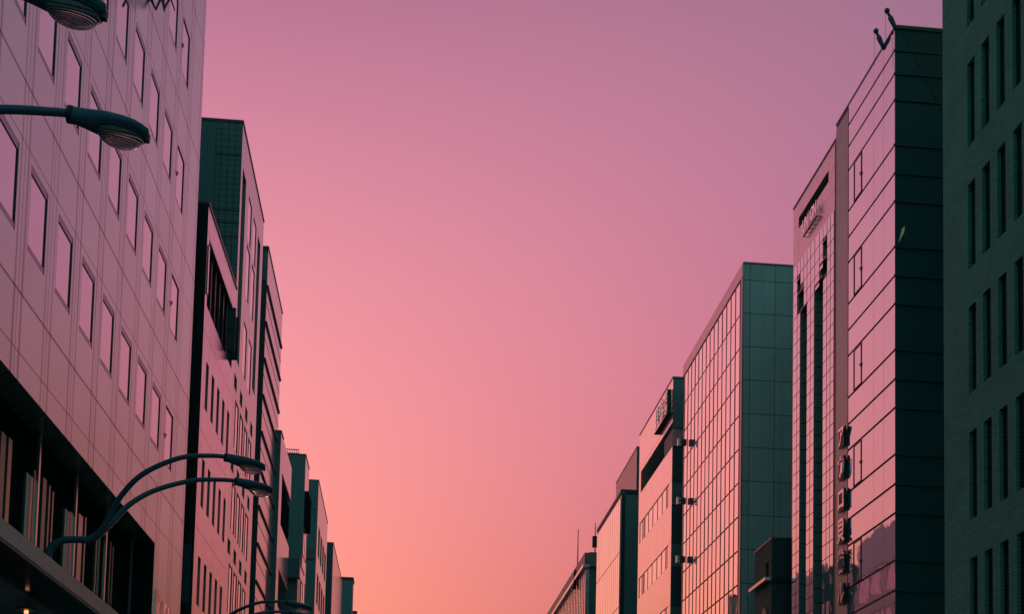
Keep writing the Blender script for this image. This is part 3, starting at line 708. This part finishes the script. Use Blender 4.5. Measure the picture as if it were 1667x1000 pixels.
for r, lb in enumerate(('topmost', 'middle', 'lowest')):
    p = at_y(1117, 722.5+96*r, 74.9); q = R4.root.matrix_basis.inverted() @ p if False else None
    lx, lz = -.02, at_y(1117, 722.5+96*r, 74.9).z
    t = thing('box_light', '%s of the three small box lights at the far edge of the grid glass building' % lb, 'light', R4.root.location+R4.dir*12.4+Vector((0, 0, lz)), R4.root.rotation_euler.z, 'box lights on the far edge of the grid glass building')
    bm = BM(); box(bm, -.48, -.15, -.15, .15, .04, .40); mk('body', bm, M['endDk'], t)
    bm = BM(); box(bm, -.58, -.48, -.05, .05, .2, .26); mk('bracket', bm, M['dark'], t)
    bm = BM(); box(bm, -.70, -.58, -.08, .08, .0, .44); mk('plate', bm, M['fin'], t)

# ---- penthouse wall behind R6
pw = Bld('brown_back_building', 'brown clad wall rising behind the lower coral glass building', 1, 645, 1037, 729, 100)
pw.shell(pw.f(1003, 790)[0], 8, [M['brown'], M['endDk']])
# ---- R6
R6 = Bld('low_glass_building', 'coral glass building of tall narrow panes with a dark teal end wall', 1, 640, 1012, 799, 108*k9)
R6.shell(11.8, 3.6, [M['jointp'], M['endT']], roofmat=M['dark'])
cols = [.15+.89*i for i in range(14)]; rows = [30.9-4.4*i for i in range(7)][::-1]
R6.panes(cols, rows, -.06, M['glassV'], gap=.08, zmin=12)
bm = BM(); R6.nb(bm, 0, .3, 2, 31.2, -.05, 0); R6.nb(bm, .3, 3.6, 31.2, 31.4, -.05, 0); mk('end_frame', bm, M['signD'], R6.root)
bm = BM(); R6.fb(bm, -.05, 11.85, 31.2, 31.46, -.08, -.003); mk('roof_edge', bm, M['dark'], R6.root)
# ---- R7
R7 = Bld('finned_building', 'far corniced building with close vertical fins and thin roof antennas', 1, 640, 960, 901, 126*k9)
R7.H = 30.4
R7.shell(29, 12, [M['glassD'], M['endT']])
bm = BM(); R7.fb(bm, -.3, 29.1, 29.3, 30.35, -.5, -.003); mk('cornice', bm, mat('cornice stone', (.36, .25, .22), .5, .4), R7.root)
bm = BM(); R7.fb(bm, -.3, 29.1, 29.0, 29.28, -.65, -.003); mk('cornice_moulding', bm, M['fin'], R7.root)
bm = BM(); R7.nb(bm, .0, .8, 29.1, 30.35, -.3, 0); mk('end_cornice', bm, mat('grey cornice', (.3, .3, .28), .6), R7.root)
for i in range(26):
    bm = BM(); R7.fb(bm, .1+1.1*i, .5+1.1*i, 2, 28.95, -.35, -.003); mk('fin', bm, M['fin'], R7.root)
for (px, y0, y1, Y, r, lb) in ((940, 862, 935, 118, .05, 'leftmost tall thin antenna on the corniced roof'), (968.5, 852, 902, 114, .05, 'tall thin antenna beside the coral glass wall'), (973, 861, 880, 114, .035, 'short thin antenna rising at the edge of the coral glass wall'), (936, 928, 940, 119, .12, 'short stout pole at the foot of the leftmost antenna')):
    b = at_y(px, y1, Y); a = at_y(px, y0, Y); t = thing('antenna', lb, 'antenna', b, 0, 'antennas on the far right roofs')
    bm = BM(); tube(bm, [(0, 0, -1.2), (0, 0, (a-b).z*.5), (0, 0, (a-b).z)], [r*1.3, r, r*.7], 6); mk('mast', bm, M['dark'], t)
    if px == 968.5:
        bm = BM(); box(bm, -.25, .3, -.2, .2, .6, 1.6); mk('housing', bm, M['dark'], t)
t = thing('roof_plant', 'dark rooftop equipment in steps on the far corniced roof', 'roof equipment', R7.root.location, R7.root.rotation_euler.z)
bm = BM(); box(bm, .5, 3, 10.5, 14, 30, 31.6); mk('housing', bm, M['brown'], t)
bm = BM(); box(bm, .5, 3, 16, 19, 30, 31.4); mk('housing', bm, M['brown'], t)
bm = BM(); box(bm, .5, .8, 10.3, 19.5, 31.6, 31.7); mk('rail', bm, M['dark'], t)

# ================================================================== STREET LAMPS
LZ = 8.9
def lens_mat():
    m, p = new_mat('ribbed lens'); vec, x, y, z = objcoord()
    wv = nd('ShaderNodeTexWave', wave_type='RINGS', rings_direction='Z'); link(vec, wv.inputs[0]); wv.inputs['Scale'].default_value = 21
    mp = nt.nodes.new('ShaderNodeMapping'); link(vec, mp.inputs[0]); mp.inputs['Location'].default_value = (-.3675, 0, 0); mp.inputs['Scale'].default_value = (.75, 1.25, 1); link(mp.outputs[0], wv.inputs[0])
    b = nd('ShaderNodeBump'); b.inputs['Distance'].default_value = .012; link(wv.outputs[1], b.inputs['Height']); link(b.outputs[0], p.inputs['Normal'])
    p.inputs['Base Color'].default_value = (.72, .66, .62, 1); p.inputs['Transmission Weight'].default_value = .72; p.inputs['IOR'].default_value = 1.25; p.inputs['Roughness'].default_value = .22; p.inputs['Specular IOR Level'].default_value = .8
    p.inputs['Coat Weight'].default_value = .5
    return m
def head_mesh(parent, loc, tilt):
    h = bmesh.new()      # housing: sections (x, half width, top, bottom)
    secs = [(0, .055, .058, -.055), (.012, .070, .078, -.078), (.08, .078, .078, -.082), (.17, .095, .080, -.100), (.26, .130, .078, -.118), (.36, .155, .074, -.105), (.50, .160, .064, -.085), (.62, .145, .044, -.080), (.70, .105, .016, -.080), (.745, .05, -.018, -.075)]
    rings = []
    for x, wd, zt, zb in secs:
        ring = []
        for k in range(20):
            a = 2*math.pi*k/20; cy_, sz = math.cos(a), math.sin(a)
            ring.append(h.verts.new((x, wd*cy_, (zt if sz > 0 else -zb*1.0)*sz if sz > 0 else (-zb)*sz)))
        rings.append(ring)
    for r, s in zip(rings, rings[1:]):
        for k in range(20): h.faces.new((r[k], r[(k+1) % 20], s[(k+1) % 20], s[k])).smooth = True
    h.faces.new(rings[0]); h.faces.new(rings[-1])
    ob = mk('lamp_head', h, M['lamp'], parent); ob.location = loc; ob.rotation_euler = (0, tilt, 0)
    l = bmesh.new(); n, mlt = 28, 7; prev = None     # lens bowl
    rr = []
    for j in range(mlt):
        ph = j/(mlt-1)*math.pi/2
        if j == mlt-1: rr.append([l.verts.new((.49, 0, -.215))]); break
        rr.append([l.verts.new((.49+.225*math.cos(ph)*math.cos(2*math.pi*k/n), .150*math.cos(ph)*math.sin(2*math.pi*k/n), -.070-.145*math.sin(ph))) for k in range(n)])
    for r, s in zip(rr, rr[1:]):
        for k in range(n):
            l.faces.new((r[k], r[(k+1) % n], s[(k+1) % n], s[k]) if len(s) > 1 else (r[k], r[(k+1) % n], s[0])).smooth = True
    mk('lens', l, M['lens'], ob)
    rim = bmesh.new(); ptsr = [(.49+.230*math.cos(2*math.pi*k/32), .156*math.sin(2*math.pi*k/32), -.08) for k in range(33)]
    tube(rim, ptsr, [.009]*33, 6, False); mk('rim', rim, M['dark'], ob)
    c = bmesh.new(); box(c, .715, .755, -.03, .03, -.10, -.05); mk('clasp', c, M['dark'], ob)
    c = bmesh.new(); tube(c, [(-.02, 0, 0), (.02, 0, 0)], [.082, .082], 16); mk('collar', c, M['dark'], ob)
    return ob
M['lens'] = lens_mat()
def smooth(pts, n=8):
    out = []
    for i in range(len(pts)-1):
        p0, p1, p2, p3 = [Vector(pts[max(0, min(len(pts)-1, j))]) for j in (i-1, i, i+1, i+2)]
        for k in range(n):
            t = k/n; out.append(.5*((2*p1)+(-p0+p2)*t+(2*p0-5*p1+4*p2-p3)*t*t+(-p0+3*p1-3*p2+p3)*t**3))
    out.append(Vector(pts[-1])); return out
def street_lamp(Y, label, sp=.74, k=1.0):
    t = thing('street_lamp', label, 'street lamp', (-6.72, Y, 6.7), 0, 'double armed street lamps over the left pavement')
    bm = BM(); tube(bm, [(0, 0, 0), (0, 0, .05), (0, 0, .06), (0, 0, .55)], [.16, .16, .075, .065], 16); mk('post', bm, M['lamp'], t)
    bm = BM()
    tube(bm, smooth([(0, 0, .5), (.06, 0, .68), (.25, 0, .80), (.5, 0, .83), (.71, 0, .84), (.90, 0, .95)]), [.068]*41, 14); mk('stem', bm, M['lamp'], t)
    for dy in (-sp, sp):
        pts = [(.80, 0, .86), (.92, dy*.06, .97), (1.08, dy*.18, 1.19), (1.34, dy*.42, 1.60), (1.78, dy*.72, 1.99), (2.45, dy*.94, 2.27), (3.0, dy, 2.33), (3.37, dy, 2.32)]
        sm_ = smooth(pts); n = len(sm_)
        bm = BM(); tube(bm, sm_, [.064-.026*i/n for i in range(n)], 14); mk('arm', bm, M['lamp'], t)
        hd = head_mesh(t, (3.30-(k-1)*1.2, dy, 2.315), math.radians(9)); hd.scale = (k, k, k)
    return t
street_lamp(11.57, 'nearest double armed street lamp, its two big heads at top left', .93, 1.07)
proto = street_lamp(24.03, 'double armed street lamp curving up before the dark glazed storey of the pink building')
c = copy_tree(proto); c.location = (-6.72, 36.9, 6.64); c['label'] = 'farthest double armed street lamp, its head just showing at the bottom edge'
